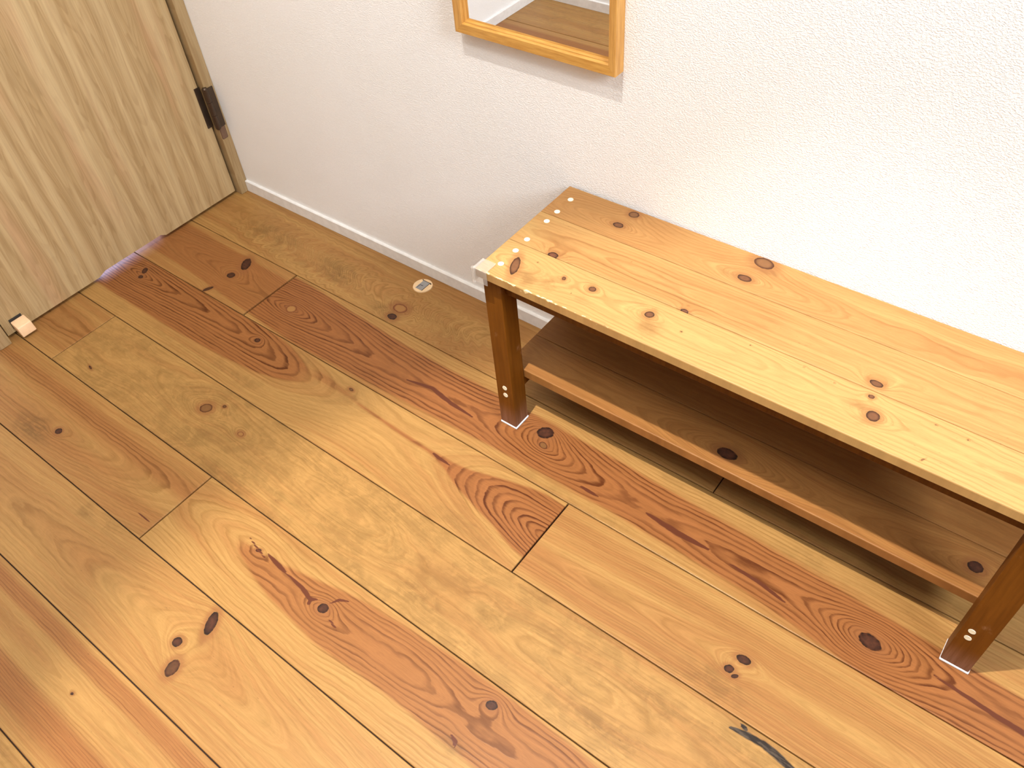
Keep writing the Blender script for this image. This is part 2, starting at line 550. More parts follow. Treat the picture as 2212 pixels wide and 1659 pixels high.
def board_arrays(x0, x1, ylo, yhi, ztop, zbot, nx, ny, rb, spec, world=lambda X, Y: (X, Y), xs=None):
    """closed board with softened upper edges; ylo/yhi are functions of x. Returns verts, faces, attrs."""
    e = [0.0, rb * 0.3, rb]
    us = np.concatenate([[x0 + q for q in e[:-1]], np.linspace(x0 + rb, x1 - rb, nx), [x1 - q for q in e[:-1]][::-1]]) if xs is None else xs
    vs = np.concatenate([e[:-1], np.linspace(rb, 1.0, ny)[:-1], [1.0]])  # placeholder, filled per column
    nU = len(us)
    inner = np.linspace(0, 1, ny)
    V = []
    lo = ylo(us); hi = yhi(us)
    rows = []
    for q in e[:-1]:
        rows.append(lo + q)
    for s in inner:
        rows.append(lo + rb + (hi - lo - 2 * rb) * s)
    for q in e[:-1][::-1]:
        rows.append(hi - q)
    Y = np.stack(rows, 1)
    X = np.repeat(us[:, None], Y.shape[1], 1)

    def drop(d):
        d = np.clip(d, 0, rb)
        return rb - np.sqrt(np.maximum(rb * rb - (rb - d) ** 2, 0))
    dz = np.maximum(drop(np.minimum(Y - lo[:, None], hi[:, None] - Y)), drop(np.minimum(X - x0, x1 - X)))
    Z = ztop - dz
    nV = Y.shape[1]
    top = np.stack([X.ravel(), Y.ravel(), Z.ravel()], 1)
    idx = np.arange(nU * nV).reshape(nU, nV)
    q = np.stack([idx[:-1, :-1].ravel(), idx[1:, :-1].ravel(), idx[1:, 1:].ravel(), idx[:-1, 1:].ravel()], 1)
    loop = list(idx[:, 0]) + list(idx[-1, 1:]) + list(idx[:-1, -1][::-1]) + list(idx[0, 1:-1][::-1])
    loop = np.array(loop)
    bot = top[loop].copy(); bot[:, 2] = zbot
    b0 = len(top); n = len(loop)
    bi = np.arange(b0, b0 + n)
    side = np.stack([loop, bi, np.roll(bi, -1), np.roll(loop, -1)], 1)
    verts = np.concatenate([top, bot])
    faces = [tuple(f) for f in q.tolist()] + [tuple(f) for f in side.tolist()]
    # bottom as a strip of quads between the two long sides
    k = nU
    bl = bi[:k]
    bh = [bi[(k - 1) + (nV - 1) + i] if (k - 1) + (nV - 1) + i < n else bi[0] for i in range(k)][::-1]
    for i in range(k - 1):
        faces.append((int(bl[i]), int(bh[i]), int(bh[i + 1]), int(bl[i + 1])))
    wx, wy = world(verts[:, 0], verts[:, 1])
    at = grain(spec, wx, wy)
    return verts, faces, at


def make_mesh(name, parts, mats, mat_idx=None):
    V = []; Fc = []; A = {k: [] for k in ATTRS}; MI = []
    off = 0
    for pi, (v, f, a) in enumerate(parts):
        V.append(v)
        Fc += [tuple(i + off for i in q) for q in f]
        MI += [0 if mat_idx is None else mat_idx[pi]] * len(f)
        for k in ATTRS:
            A[k].append(a[k] if a is not None else np.zeros(len(v)) + (9.0 if k == 'knot' else 0))
        off += len(v)
    V = np.concatenate(V)
    me = bpy.data.meshes.new(name)
    me.from_pydata(V.tolist(), [], Fc)
    for k in ATTRS:
        at = me.attributes.new(k, 'FLOAT', 'POINT')
        at.data.foreach_set('value', np.concatenate(A[k]).astype(np.float32))
    for m in mats:
        me.materials.append(m)
    me.polygons.foreach_set('material_index', MI)
    me.update()
    return me


# ------------------------------------------------------------------ floor boards (seams measured on the floor, metres)
SEAM = [lambda x: 0.012 + 0 * x,
        lambda x: -0.1515 - 0.0006 * x, lambda x: -0.2997 - 0.0007 * x, lambda x: -0.4518 + 0.0005 * x,
        lambda x: -0.6013 - 0.0006 * x, lambda x: -0.7527 + 0.0016 * x, lambda x: -0.9027 + 0.0001 * x,
        lambda x: -1.0530 + 0 * x, lambda x: -1.2300 + 0 * x]
K = math.radians
FLOOR = [
    # row, x0, x1, spec
    (0, -0.30, 1.321, dict(seed=1, yc=[(0, -.06), (.5, -.085), (1, -.06), (1.4, -.07)], h=[(-.3, .05), (.1, .05), (.6, .03), (1, .055), (1.4, .05)],
        N=150, wave=.007, c0=.30, tone=.02, stain=.10,
        knots=[(.597, -.107, .017, .012, 0, 1.0, 3.0), (.600, -.134, .011, .008, 0, 0, 2.5)],
        blots=[(.575, -.128, .05, .03, 1.0), (.17, -.09, .10, .05, .9), (.39, -.10, .10, .045, .9), (.75, -.10, .08, .05, .6), (.48, -.03, .05, .03, .5)],
        curl=[(.23, -.082, .12, .045, 1.5, 190), (.40, -.095, .10, .04, 1.4, 210), (.68, -.10, .12, .045, 1.3, 230)],
        boost=[(.25, -.09, .1, .05, .42), (.42, -.1, .1, .05, .42), (.62, -.11, .07, .05, .6), (.73, -.1, .1, .05, .42)])),
    (0, 1.321, 3.3, dict(seed=2, y=-.07, h=[(1.3, .05), (2, .02), (3.4, .05)], N=170, c0=.25, stain=.4)),
    (1, -0.30, .336, dict(seed=3, yc=[(0, -.225), (.2, -.226), (.34, -.235)], h=[(-.3, .05), (0, .03), (.2, .012), (.34, .02)],
        N=190, wave=.004, c0=.12, c1=.36, tone=.12,
        heart=[dict(x0=-.4, x1=.6, up=[(-.3, -.158), (.1, -.168), (.34, -.176)], lo=[(-.3, -.266), (.1, -.272), (.34, -.290)], a=.80, soft=.003)],
        knots=[(.215, -.188, .020, .0105, K(-55), 0, 2), (.216, -.231, .0095, .0085, 0, 0, 2.2), (.209, -.288, .0125, .0045, K(65), 0, 1)],
        blots=[(.22, -.29, .05, .012, .3)])),
    (1, .339, 3.3, dict(seed=4,
        yc=[(.34, -.236), (.41, -.233), (.6, -.236), (.8, -.240), (1.03, -.230), (1.2, -.240), (1.45, -.243), (1.61, -.250), (1.9, -.252), (3.4, -.24)],
        h=[(.34, .016), (.41, .003), (.50, .018), (.60, .029), (.70, .036), (.83, .040), (.93, .036), (1.0, .020), (1.045, .011), (1.13, .027), (1.22, .038),
           (1.40, .032), (1.52, .028), (1.60, .012), (1.64, .016), (1.70, .030), (1.95, .034), (2.5, .01), (3.4, .04)],
        N=172, wave=.0030, c0=.30, c1=1.0,
        heart=[dict(x0=.2, x1=3.6, up=[(.3, -.157), (.42, -.160), (.536, -.170), (.717, -.181), (.9, -.180), (1.17, -.184), (1.39, -.193), (1.6, -.202), (1.8, -.214), (3.4, -.21)],
                    lo=[(.3, -.285), (.39, -.293), (.454, -.2975), (.626, -.293), (.781, -.288), (1.03, -.279), (1.21, -.276), (1.35, -.279), (1.46, -.283), (1.566, -.296), (1.67, -.310), (1.9, -.31), (3.4, -.29)])],
        knots=[(.409, -.232, .0125, .0105, 0, 1.0, 1.0), (1.028, -.2035, .0150, .0125, K(30), 0, 2.6), (1.041, -.228, .009, .006, K(-20), .45, 0.8),
               (1.615, -.252, .0165, .0110, K(-10), 0, 2.8)],
        resin=[([(.742, -.246), (.795, -.235), (.847, -.244), (.90, -.247)], .0042, 0), ([(1.255, -.246), (1.31, -.250), (1.366, -.249)], .0050, 0),
               ([(1.40, -.252), (1.46, -.257), (1.50, -.265)], .0030, 0), ([(1.700, -.249), (1.781, -.257), (1.86, -.262), (1.95, -.260)], .0040, 0),
               ([(1.14, -.262), (1.175, -.263)], .0030, 0)],
        blots=[(1.5, -.175, .12, .02, .5), (1.1, -.292, .25, .014, .6), (1.3, -.170, .2, .018, .35)])),
    (2, -0.30, 1.1435, dict(seed=5,
        yc=[(-.3, -.340), (.05, -.338), (.2, -.335), (.42, -.340), (.55, -.350), (.7, -.34), (.9, -.350), (1.0, -.352), (1.15, -.372)],
        h=[(-.3, .03), (-.05, .012), (.03, .002), (.12, .012), (.25, .021), (.36, .028), (.43, .033), (.50, .041), (.57, .052), (.68, .070), (.85, .078), (.92, .070), (1.0, .048), (1.08, .026), (1.15, .006)],
        N=178, wave=.0028, c0=.26, c1=.92,
        heart=[dict(x0=-.4, x1=.575, up=[(-.3, -.295), (.3, -.300), (.42, -.301), (.48, -.306), (.54, -.322), (.59, -.340), (.7, -.346)],
                    lo=[(-.3, -.405), (.1, -.410), (.3, -.407), (.43, -.399), (.50, -.390), (.553, -.374), (.59, -.356), (.7, -.346)], soft=.0025, a=.95),
               dict(x0=.58, x1=.70, up=[(.5, -.318), (.6, -.322), (.66, -.328), (.72, -.334)], lo=[(.5, -.345), (.6, -.340), (.67, -.339), (.72, -.338)], a=.6),
               dict(x0=.70, x1=1.3, up=[(.65, -.334), (.808, -.342), (.903, -.344), (.958, -.341), (1.038, -.320), (1.099, -.308), (1.15, -.309)],
                    lo=[(.65, -.338), (.819, -.350), (.912, -.356), (.977, -.380), (1.064, -.402), (1.114, -.417), (1.15, -.424)], soft=.003)],
        knots=[(.039, -.327, .0105, .006, K(-50), 0, .6), (.049, -.345, .0065, .005, 0, 0, .5), (.421, -.333, .0065, .0055, 0, 0, 1.6), (.672, -.322, .006, .003, K(-10), .3, .6)],
        resin=[([(.893, -.347), (.910, -.350), (.935, -.351)], .0030, 0)],
        blots=[(.55, -.32, .06, .02, .6), (.45, -.42, .12, .02, .75), (.2, -.43, .2, .02, .45), (.75, -.40, .2, .03, .35), (1.0, -.43, .12, .02, .6), (.68, -.33, .06, .03, .5)],
        boost=[(1.06, -.36, .10, .05, 1.0)])),
    (2, 1.1445, 3.3, dict(seed=6, yc=[(1.14, -.40), (1.5, -.385), (1.9, -.39), (3.4, -.38)], h=[(1.14, .03), (1.4, .02), (1.5, .014), (1.65, .010), (1.8, .03), (3.4, .05)],
        N=260, wave=.003, c0=.20, c1=.42, tone=.04,
        heart=[dict(x0=1.0, x1=3.5, up=[(1.1, -.31), (1.4, -.325), (1.9, -.33)], lo=[(1.1, -.352), (1.4, -.36), (1.9, -.372)], a=.45, soft=.012),
               dict(x0=1.0, x1=3.5, up=[(1.1, -.385), (1.4, -.40), (1.9, -.41)], lo=[(1.1, -.43), (1.4, -.445), (1.9, -.45)], a=.42, soft=.012)],
        knots=[(1.488, -.375, .0105, .0065, K(5), 0, 2.4), (1.478, -.398, .0070, .0060, K(30), 0, 1.6), (1.489, -.403, .0055, .003, K(40), 0, .6)],
        blots=[(1.47, -.425, .05, .03, .8), (1.40, -.44, .06, .02, .4)])),
    (3, -0.30, .110, dict(seed=7, y=-.52, h=[(-.3, .02), (.1, .04)], N=170, c0=.14, tone=.10, heart=[dict(x0=-.4, x1=.3, up=[(-.3, -.49), (.2, -.50)], lo=[(-.3, -.58), (.2, -.57)], a=.45, soft=.02)])),
    (3, .1105, 3.3, dict(seed=8, yc=[(.1, -.52), (.48, -.50), (.9, -.52), (1.3, -.53), (2, -.52), (3.4, -.52)],
        h=[(.1, .04), (.38, .035), (.48, .014), (.60, .022), (.85, .012), (1.1, .040), (1.3, .02), (1.6, .04), (3.4, .04)],
        N=170, wave=.008, c0=.24, tone=-.10, stain=.62,
        knots=[(.479, -.507, .0125, .0105, K(20), .45, 3.2), (.505, -.485, .0045, .0035, 0, .2, .8), (.582, -.511, .007, .005, 0, .85, 2.2), (.199, -.570, .0075, .0022, K(-14), 0, .2)],
        resin=[([(1.516, -.468), (1.535, -.4645), (1.560, -.4625), (1.580, -.465), (1.612, -.472), (1.65, -.478)], .0054, 1), ([(1.524, -.4565), (1.536, -.4575)], .0026, 1)],
        blots=[(.52, -.56, .06, .05, .9), (.60, -.585, .07, .03, .9), (.76, -.565, .08, .035, 1.0), (.95, -.585, .09, .02, .9), (1.06, -.565, .08, .03, .95), (1.17, -.53, .06, .04, .9),
               (1.215, -.45, .05, .03, 1.0), (1.41, -.49, .05, .03, .9), (1.44, -.50, .03, .03, .8), (1.37, -.567, .05, .02, 1.0), (1.42, -.566, .05, .02, .8), (1.30, -.50, .08, .05, .6), (.66, -.49, .05, .03, .6)],
        boost=[(.47, -.50, .05, .04, .55), (.57, -.50, .03, .03, .5), (1.12, -.50, .10, .03, .3)])),
    (4, -0.30, .6135, dict(seed=9, yc=[(-.3, -.68), (.3, -.69), (.62, -.66)], h=[(-.3, .03), (.3, .02), (.62, .05)], N=190, c0=.16, tone=.10,
        heart=[dict(x0=-.4, x1=.8, up=[(-.3, -.63), (.3, -.628), (.62, -.63)], lo=[(-.3, -.655), (.3, -.658), (.62, -.664)], a=.60, soft=.010),
               dict(x0=-.4, x1=.8, up=[(-.3, -.69), (.62, -.70)], lo=[(-.3, -.74), (.62, -.74)], a=.30, soft=.018)],
        knots=[(.294, -.699, .0075, .0065, 0, 0, 1.6)],
        blots=[(.245, -.722, .05, .028, 1.3)], resin=[([(.565, -.7225), (.608, -.7205)], .0012, 0)])),
    (4, .6145, 3.3, dict(seed=10,
        yc=[(.61, -.655), (.75, -.655), (.95, -.668), (1.1, -.66), (1.25, -.66), (1.5, -.655), (3.4, -.67)],
        h=[(.61, .050), (.70, .034), (.80, .018), (.88, .022), (.95, .012), (1.02, .018), (1.10, .021), (1.2, .026), (1.3, .03), (3.4, .03)],
        N=165, wave=.006, c0=.34, c1=.62, tone=-.05,
        heart=[dict(x0=.76, x1=3.5, up=[(.75, -.655), (.82, -.650), (.911, -.634), (.957, -.624), (1.05, -.613), (1.207, -.605), (1.45, -.612), (3.4, -.63)],
                    lo=[(.75, -.668), (.80, -.682), (.846, -.694), (.916, -.702), (.966, -.707), (1.111, -.702), (1.224, -.704), (1.4, -.706), (3.4, -.70)], a=.88, soft=.004)],
        knots=[(.952, -.662, .0088, .0080, K(20), 0, 2.0), (1.246, -.628, .0085, .0068, K(20), 0, 2.0), (.794, -.652, .0055, .0032, K(30), 0, .6)],
        resin=[([(.765, -.6445), (.794, -.652), (.812, -.655)], .0016, 0), ([(.812, -.648), (.840, -.6515), (.862, -.654)], .0036, 0),
               ([(.862, -.654), (.900, -.657), (.925, -.663), (.934, -.657)], .0034, 0), ([(.925, -.663), (.930, -.672)], .0030, 0), ([(.955, -.650), (.962, -.638), (.975, -.632)], .0022, 0),
               ([(.968, -.668), (.995, -.675)], .0016, 0), ([(1.226, -.690), (1.237, -.694), (1.240, -.700)], .0030, 0)],
        blots=[(.83, -.617, .05, .015, .5), (1.24, -.70, .03, .02, .8)])),
    (5, -0.30, 3.3, dict(seed=11, yc=[(-.3, -.84), (.5, -.83), (.82, -.818), (1.2, -.84), (3.4, -.84)], h=[(-.3, .07), (.4, .06), (.7, .045), (.82, .034), (1.0, .045), (1.2, .05), (3.4, .06)],
        N=260, wave=.0032, c0=.20, tone=.02,
        heart=[dict(x0=-.4, x1=.62, up=[(-.3, -.80), (.6, -.81)], lo=[(-.3, -.86), (.6, -.85)], a=.3, soft=.03)],
        knots=[(.832, -.777, .0190, .0085, K(-62), 0, 2.2), (.814, -.826, .0080, .0075, 0, 0, 1.6), (.841, -.855, .0135, .0095, K(-75), .12, 2.2)],
        blots=[(.500, -.772, .035, .018, 1.2), (.545, -.763, .05, .02, .7), (.845, -.79, .03, .02, .5)],
        boost=[(.83, -.81, .05, .05, .4)])),
    (6, -0.30, 3.3, dict(seed=12, yc=[(-.3, -.95), (.7, -.96), (1.2, -.96), (3.4, -.96)], h=[(-.3, .04), (.8, .02), (1.1, .03), (3.4, .03)], N=300, wave=.003, c0=.18, c1=.38, tone=.05,
        heart=[dict(x0=-.4, x1=3.5, up=[(-.3, -.909), (1, -.911), (3.4, -.91)], lo=[(-.3, -.938), (.7, -.936), (3.4, -.94)], a=.75, soft=.006),
               dict(x0=-.4, x1=3.5, up=[(-.3, -.985), (.8, -.990), (3.4, -.99)], lo=[(-.3, -1.03), (.8, -1.030), (3.4, -1.03)], a=.80, soft=.008)],
        knots=[(.754, -.964, .0028, .0022, 0, 0, .4)])),
    (7, -0.30, 3.3, dict(seed=13, y=-1.12, h=[(-.3, .04), (3.4, .03)], N=170, c0=.2, tone=-.05, stain=.45)),
]


def plank_us(x0, x1, fine0, fine1, step, coarse, rb):
    a = []
    x = x0 + rb
    while x < x1 - rb - 1e-6:
        a.append(x)
        x += step if fine0 <= x <= fine1 else coarse
    a.append(x1 - rb)
    if a[-1] - a[-2] < 1e-5:
        a.pop(-2)
    return np.array([x0, x0 + rb * .3] + a + [x1 - rb * .3, x1])


parts = []
GAP = 0.00085
for row, x0, x1, spec in FLOOR:
    rb = 0.0012
    us = plank_us(x0 + GAP, x1 - GAP, 0.0, 2.0, 0.0026, 0.03, rb)
    hi = (lambda f: (lambda x: f(x) - GAP))(SEAM[row])
    lo = (lambda f: (lambda x: f(x) + GAP))(SEAM[row + 1])
    parts.append(board_arrays(x0 + GAP, x1 - GAP, lo, hi, 0.0, -0.012, 0, 58, rb, spec, xs=us))
nb = len(parts)
bv = np.array([(-1.3, -1.24, -.006), (3.45, -1.24, -.006), (3.45, .02, -.006), (-1.3, .02, -.006),
               (-1.3, -1.24, -.03), (3.45, -1.24, -.03), (3.45, .02, -.03), (-1.3, .02, -.03)], float)
bf = [(0, 1, 2, 3), (7, 6, 5, 4), (0, 4, 5, 1), (1, 5, 6, 2), (2, 6, 7, 3), (3, 7, 4, 0)]
parts.append((bv, bf, None))
fme = make_mesh('floor', parts, [M['floor'], M['gap']], [0] * nb + [1])
floor = link(fme, 'floor', smooth=False)
tag(floor, kind='structure')

# ------------------------------------------------------------------ room shell
WY = 0.0065         # face of the long wall
OY = -1.232         # opposite wall
EX = 2.95
DX = -0.028         # face of the end wall that holds the door


def struct(name, b, mat, bevel=0.0):
    return tag(box(name, b, mat, None, bevel), kind='structure')


struct('wall_back', (-0.128, EX, WY, WY + .1, -.03, CEIL), M['wall'])
struct('wall_front', (-0.128, 0.62, OY - .1, OY, -.03, CEIL), M['wall'])
bm = bmesh.new()
bm_box(bm, DX - .1, DX, OY, -0.6485, -.004, CEIL)
bm_box(bm, DX - .1, DX, -0.6485, WY, 2.03, CEIL)
tag(from_bm('wall_left', bm, M['wall']), kind='structure')
bm = bmesh.new()
bm_box(bm, EX, EX + .1, OY - .1, -1.22, -.03, CEIL)
bm_box(bm, EX, EX + .1, -.32, WY, -.03, CEIL)
bm_box(bm, EX, EX + .1, -1.22, -.32, -.03, 1.25)
bm_box(bm, EX, EX + .1, -1.22, -.32, 2.25, CEIL)
tag(from_bm('wall_right', bm, M['wall']), kind='structure')
struct('ceiling', (-0.128, EX + .1, OY - .1, WY + .1, CEIL, CEIL + .08), M['ceiling'])
# room beyond the door: only what can be seen through the notch under the door
bm = bmesh.new()
bm_box(bm, -1.3, -1.22, -.9, .2, -.03, 1.0)
bm_box(bm, -1.22, -.128, .12, .2, -.03, 1.0)
bm_box(bm, -1.22, -.128, -.9, -.82, -.03, 1.0)
bm_box(bm, -1.3, -.128, -.9, .2, 1.0, 1.08)
tag(from_bm('wall_beyond', bm, M['wall']), kind='structure')


def baseboard(name, axis, face, a, b, sgn, h=.0285, th=.0065):
    bm = bmesh.new()
    p = [(face, 0.0006), (face, h), (face + sgn * (th - .0015), h), (face + sgn * th, h - .0015), (face + sgn * th, 0.0006)]
    if axis == 'X':
        bm_prism(bm, p, 'X', a, b)
    else:
        bm_prism(bm, p, 'Y', a, b)
    return tag(from_bm(name, bm, M['white']), kind='structure')


baseboard('baseboard_back', 'X', WY, 0.001, EX, -1)
baseboard('baseboard_front', 'X', OY, DX, 0.62, 1)
baseboard('baseboard_left', 'Y', DX, OY + .007, -0.6495, 1)

# unseen window frame added around the fill lamp at the corridor's far end
wf = bmesh.new()
for b in ((EX + .01, EX + .06, -1.22, -1.17, 1.25, 2.25), (EX + .01, EX + .06, -.37, -.32, 1.25, 2.25),
          (EX + .01, EX + .06, -1.17, -.37, 1.25, 1.30), (EX + .01, EX + .06, -1.17, -.37, 2.20, 2.25)):
    bm_box(wf, *b)
added_win = tag(from_bm('added_window_frame', wf, M['white']), kind='structure')

# ------------------------------------------------------------------ door, frame, hinge
jm = bmesh.new()
bm_box(jm, -.108, 0.0, -.0182, WY - .0004, 0.0004, 2.03, bevel=.0006, seg=1)
bm_box(jm, -.108, 0.0, -.6480, -.6222, 0.0004, 2.03, bevel=.0006, seg=1)
bm_box(jm, -.108, 0.0, -.6222, -.0182, 1.995, 2.03, bevel=.0006, seg=1)
# rebate strip the door closes against
bm_box(jm, -.066, -.052, -.0300, -.0182, 0.0004, 1.995)
bm_box(jm, -.066, -.052, -.6222, -.6100, 0.0004, 1.995)
frame = tag(from_bm('trim_1', jm, M['jamb']), kind='structure')

dm = bmesh.new()
YA, YB = -.0232, -.6172
zb = .0078
prof = [(YA, 1.99), (YA, zb), (-.2245, zb), (-.2370, .0150), (-.3830, .0150), (-.4020, zb), (YB, zb), (YB, 1.99)]
bm_prism(dm, prof, 'X', -.050, -.0165)
# strips added to block light under the door, either side of the cut-out
bm_box(dm, -.0495, -.0440, -.2190, YA, .0012, zb + .001)
bm_box(dm, -.0495, -.0440, YB, -.4080, .0012, zb + .001)
door = tag(from_bm('door_1', dm, M['door']), kind='structure')

hb = bmesh.new()
for (z0, z1) in ((.1770, .2080), (.2086, .2390), (.2396, .2700)):
    bm_cyl(hb, (.0010, -.0178, (z0 + z1) / 2), .0066, z1 - z0, seg=32)
bm_cyl(hb, (.0010, -.0178, .2715), .0062, .003, seg=32, r2=.0040)
bm_cyl(hb, (.0010, -.0178, .1755), .0040, .003, seg=32, r2=.0062)
hinge = from_bm('hinge', hb, M['bronze'], door, smooth=False)
hinge['label'] = 'dark bronze hinge barrel'
lf = bmesh.new()
bm_box(lf, -.0168, -.0146, -.0335, -.0195, .1775, .2715, bevel=.0004, seg=1)
from_bm('hinge_leaf', lf, M['bronze'], hinge)
cv = bmesh.new()
bm_box(cv, -.0006, .0026, -.0150, .0018, .1765, .2690, bevel=.0009, seg=2)
from_bm('hinge_leaf', cv, M['bronze'], hinge)
cv = bmesh.new()
bm_box(cv, -.0006, .0022, -.0172, -.0016, .1475, .1762, bevel=.0020, seg=3)
from_bm('hinge_cover', cv, M['hinge_cover'], hinge)

# ------------------------------------------------------------------ door stop block on the door, catch on the floor
ds = empty('door_stop', (-.0165, -.585, .010))
tag(ds, 'small pale tan block door stop fixed to the bottom corner of the door', 'door stop')


def rel(o, e):
    o.parent = e
    o.matrix_parent_inverse = Matrix.Translation(-Vector(e.location))
    return o


bm = bmesh.new()
bm_prism(bm, [(-.0145, .034), (.0085, .0270), (.0135, .0055), (-.0020, .0080), (-.0145, .0165)], 'Y', -.6010, -.5710)
bmesh.ops.bevel(bm, geom=list(bm.edges), offset=.0020, segments=3, profile=.5, affect='EDGES')
rel(from_bm('stop_block', bm, M['tan'], smooth=True), ds)
bm = bmesh.new()
bm_box(bm, -.0165, -.0143, -.6015, -.5745, .0150, .0385, bevel=.0008)
rel(from_bm('back_plate', bm, M['black']), ds)
bm = bmesh.new()
bm_box(bm, -.0143, .0050, -.5985, -.5735, .0055, .0150, bevel=.001)
rel(from_bm('lower_block', bm, M['black']), ds)  # black block below the stop

fc = empty('floor_catch', (.5905, -.0305, 0.0))
tag(fc, 'round cream floor catch with a grey metal flap, beside the white baseboard', 'door catch')
bm = bmesh.new()
bm_cyl(bm, (.5905, -.0305, .0009), .0208, .0018, seg=64, r2=.0202)
rel(from_bm('disc', bm, M['cream']), fc)
bm = bmesh.new()
bm_box(bm, .5815, .5995, -.0440, -.0175, .0016, .0023, bevel=.0003, seg=1)
rel(from_bm('flap', bm, M['steel']), fc)
bm = bmesh.new()
bm_box(bm, .5800, .6010, -.0180, -.0168, .0016, .0024)
bm_box(bm, .5990, .5997, -.0440, -.0168, .0016, .0024)
bm_box(bm, .5840, .5848, -.0420, -.0315, .0022, .0025)
bm_box(bm, .5840, .5925, -.0322, -.0312, .0022, .0025)
bm_cyl(bm, (.5795, -.0168, .0019), .0012, .0012, seg=12)
bm_cyl(bm, (.6020, -.0185, .0019), .0014, .0012, seg=12)
rel(from_bm('slot', bm, M['black']), fc)

# ------------------------------------------------------------------ mirror
mi = empty('wall_mirror', (.8927, WY, .5645))
tag(mi, 'rectangular mirror in a honey-coloured wooden frame hanging on the white wall', 'mirror')
X0, X1, Z0, Z1 = .7525, 1.0335, .5640, 1.62
YF, YBK = -.0150, WY - .0003
FW = .0150


def frame_bar(bm, pts_out, pts_in, sx):
    """one mitred bar: outer corners a,b and inner corners a,b as (x,z); stepped profile"""
    (ax, az), (bx, bz) = pts_out
    (cx, cz), (dx, dz) = pts_in
    def L(p, q, t): return (p[0] + (q[0] - p[0]) * t, p[1] + (q[1] - p[1]) * t)
    prof = [(0, YBK), (0, YF + .0008), (.04, YF), (.67, YF), (.70, YF + .0005), (.74, YF + .0042), (.80, YF + .0044), (.83, YF + .0048), (.88, YF + .0086), (1.0, YF + .0090), (1.0, YBK)]
    A = []; B = []
    for t, y in prof:
        p = L((ax, az), (cx, cz), t); q = L((bx, bz), (dx, dz), t)
        A.append(bm.verts.new((p[0], y, p[1]))); B.append(bm.verts.new((q[0], y, q[1])))
    n = len(prof)
    for i in range(n):
        bm.faces.new((A[i], A[(i + 1) % n], B[(i + 1) % n], B[i]))
    bm.faces.new(A); bm.faces.new(B[::-1])


o = [(X0, Z0), (X1, Z0), (X1, Z1), (X0, Z1)]
FI = .0215
inn = [(X0 + FI, Z0 + FI), (X1 - FI + .006, Z0 + FI), (X1 - FI + .006, Z1 - FI), (X0 + FI, Z1 - FI)]
for i, nm in enumerate(('bottom_rail', 'side_rail', 'top_rail', 'side_rail')):
    bm = bmesh.new()
    j = (i + 1) % 4
    frame_bar(bm, (o[i], o[j]), (inn[i], inn[j]), 1)
    rel(from_bm(nm, bm, M['mframe'] if i % 2 == 0 else M['mside']), mi)
bm = bmesh.new()
bm_box(bm, X0 + .010, X1 - .008, YF + .0090, YF + .0120, Z0 + .010, Z1 - .010)
rel(from_bm('glass', bm, M['mirror']), mi)

# ------------------------------------------------------------------ bench
BX, BY, BTH = .951, -.2258, .0034
bench = empty('wooden_bench', (BX, BY, 0), BTH)
tag(bench, 'long low pine bench with a lower shelf standing against the white wall', 'bench')


def b2w(X, Y):
    return BX + X - BTH * Y, BY + Y + BTH * X


def pw(pts):
    return pts


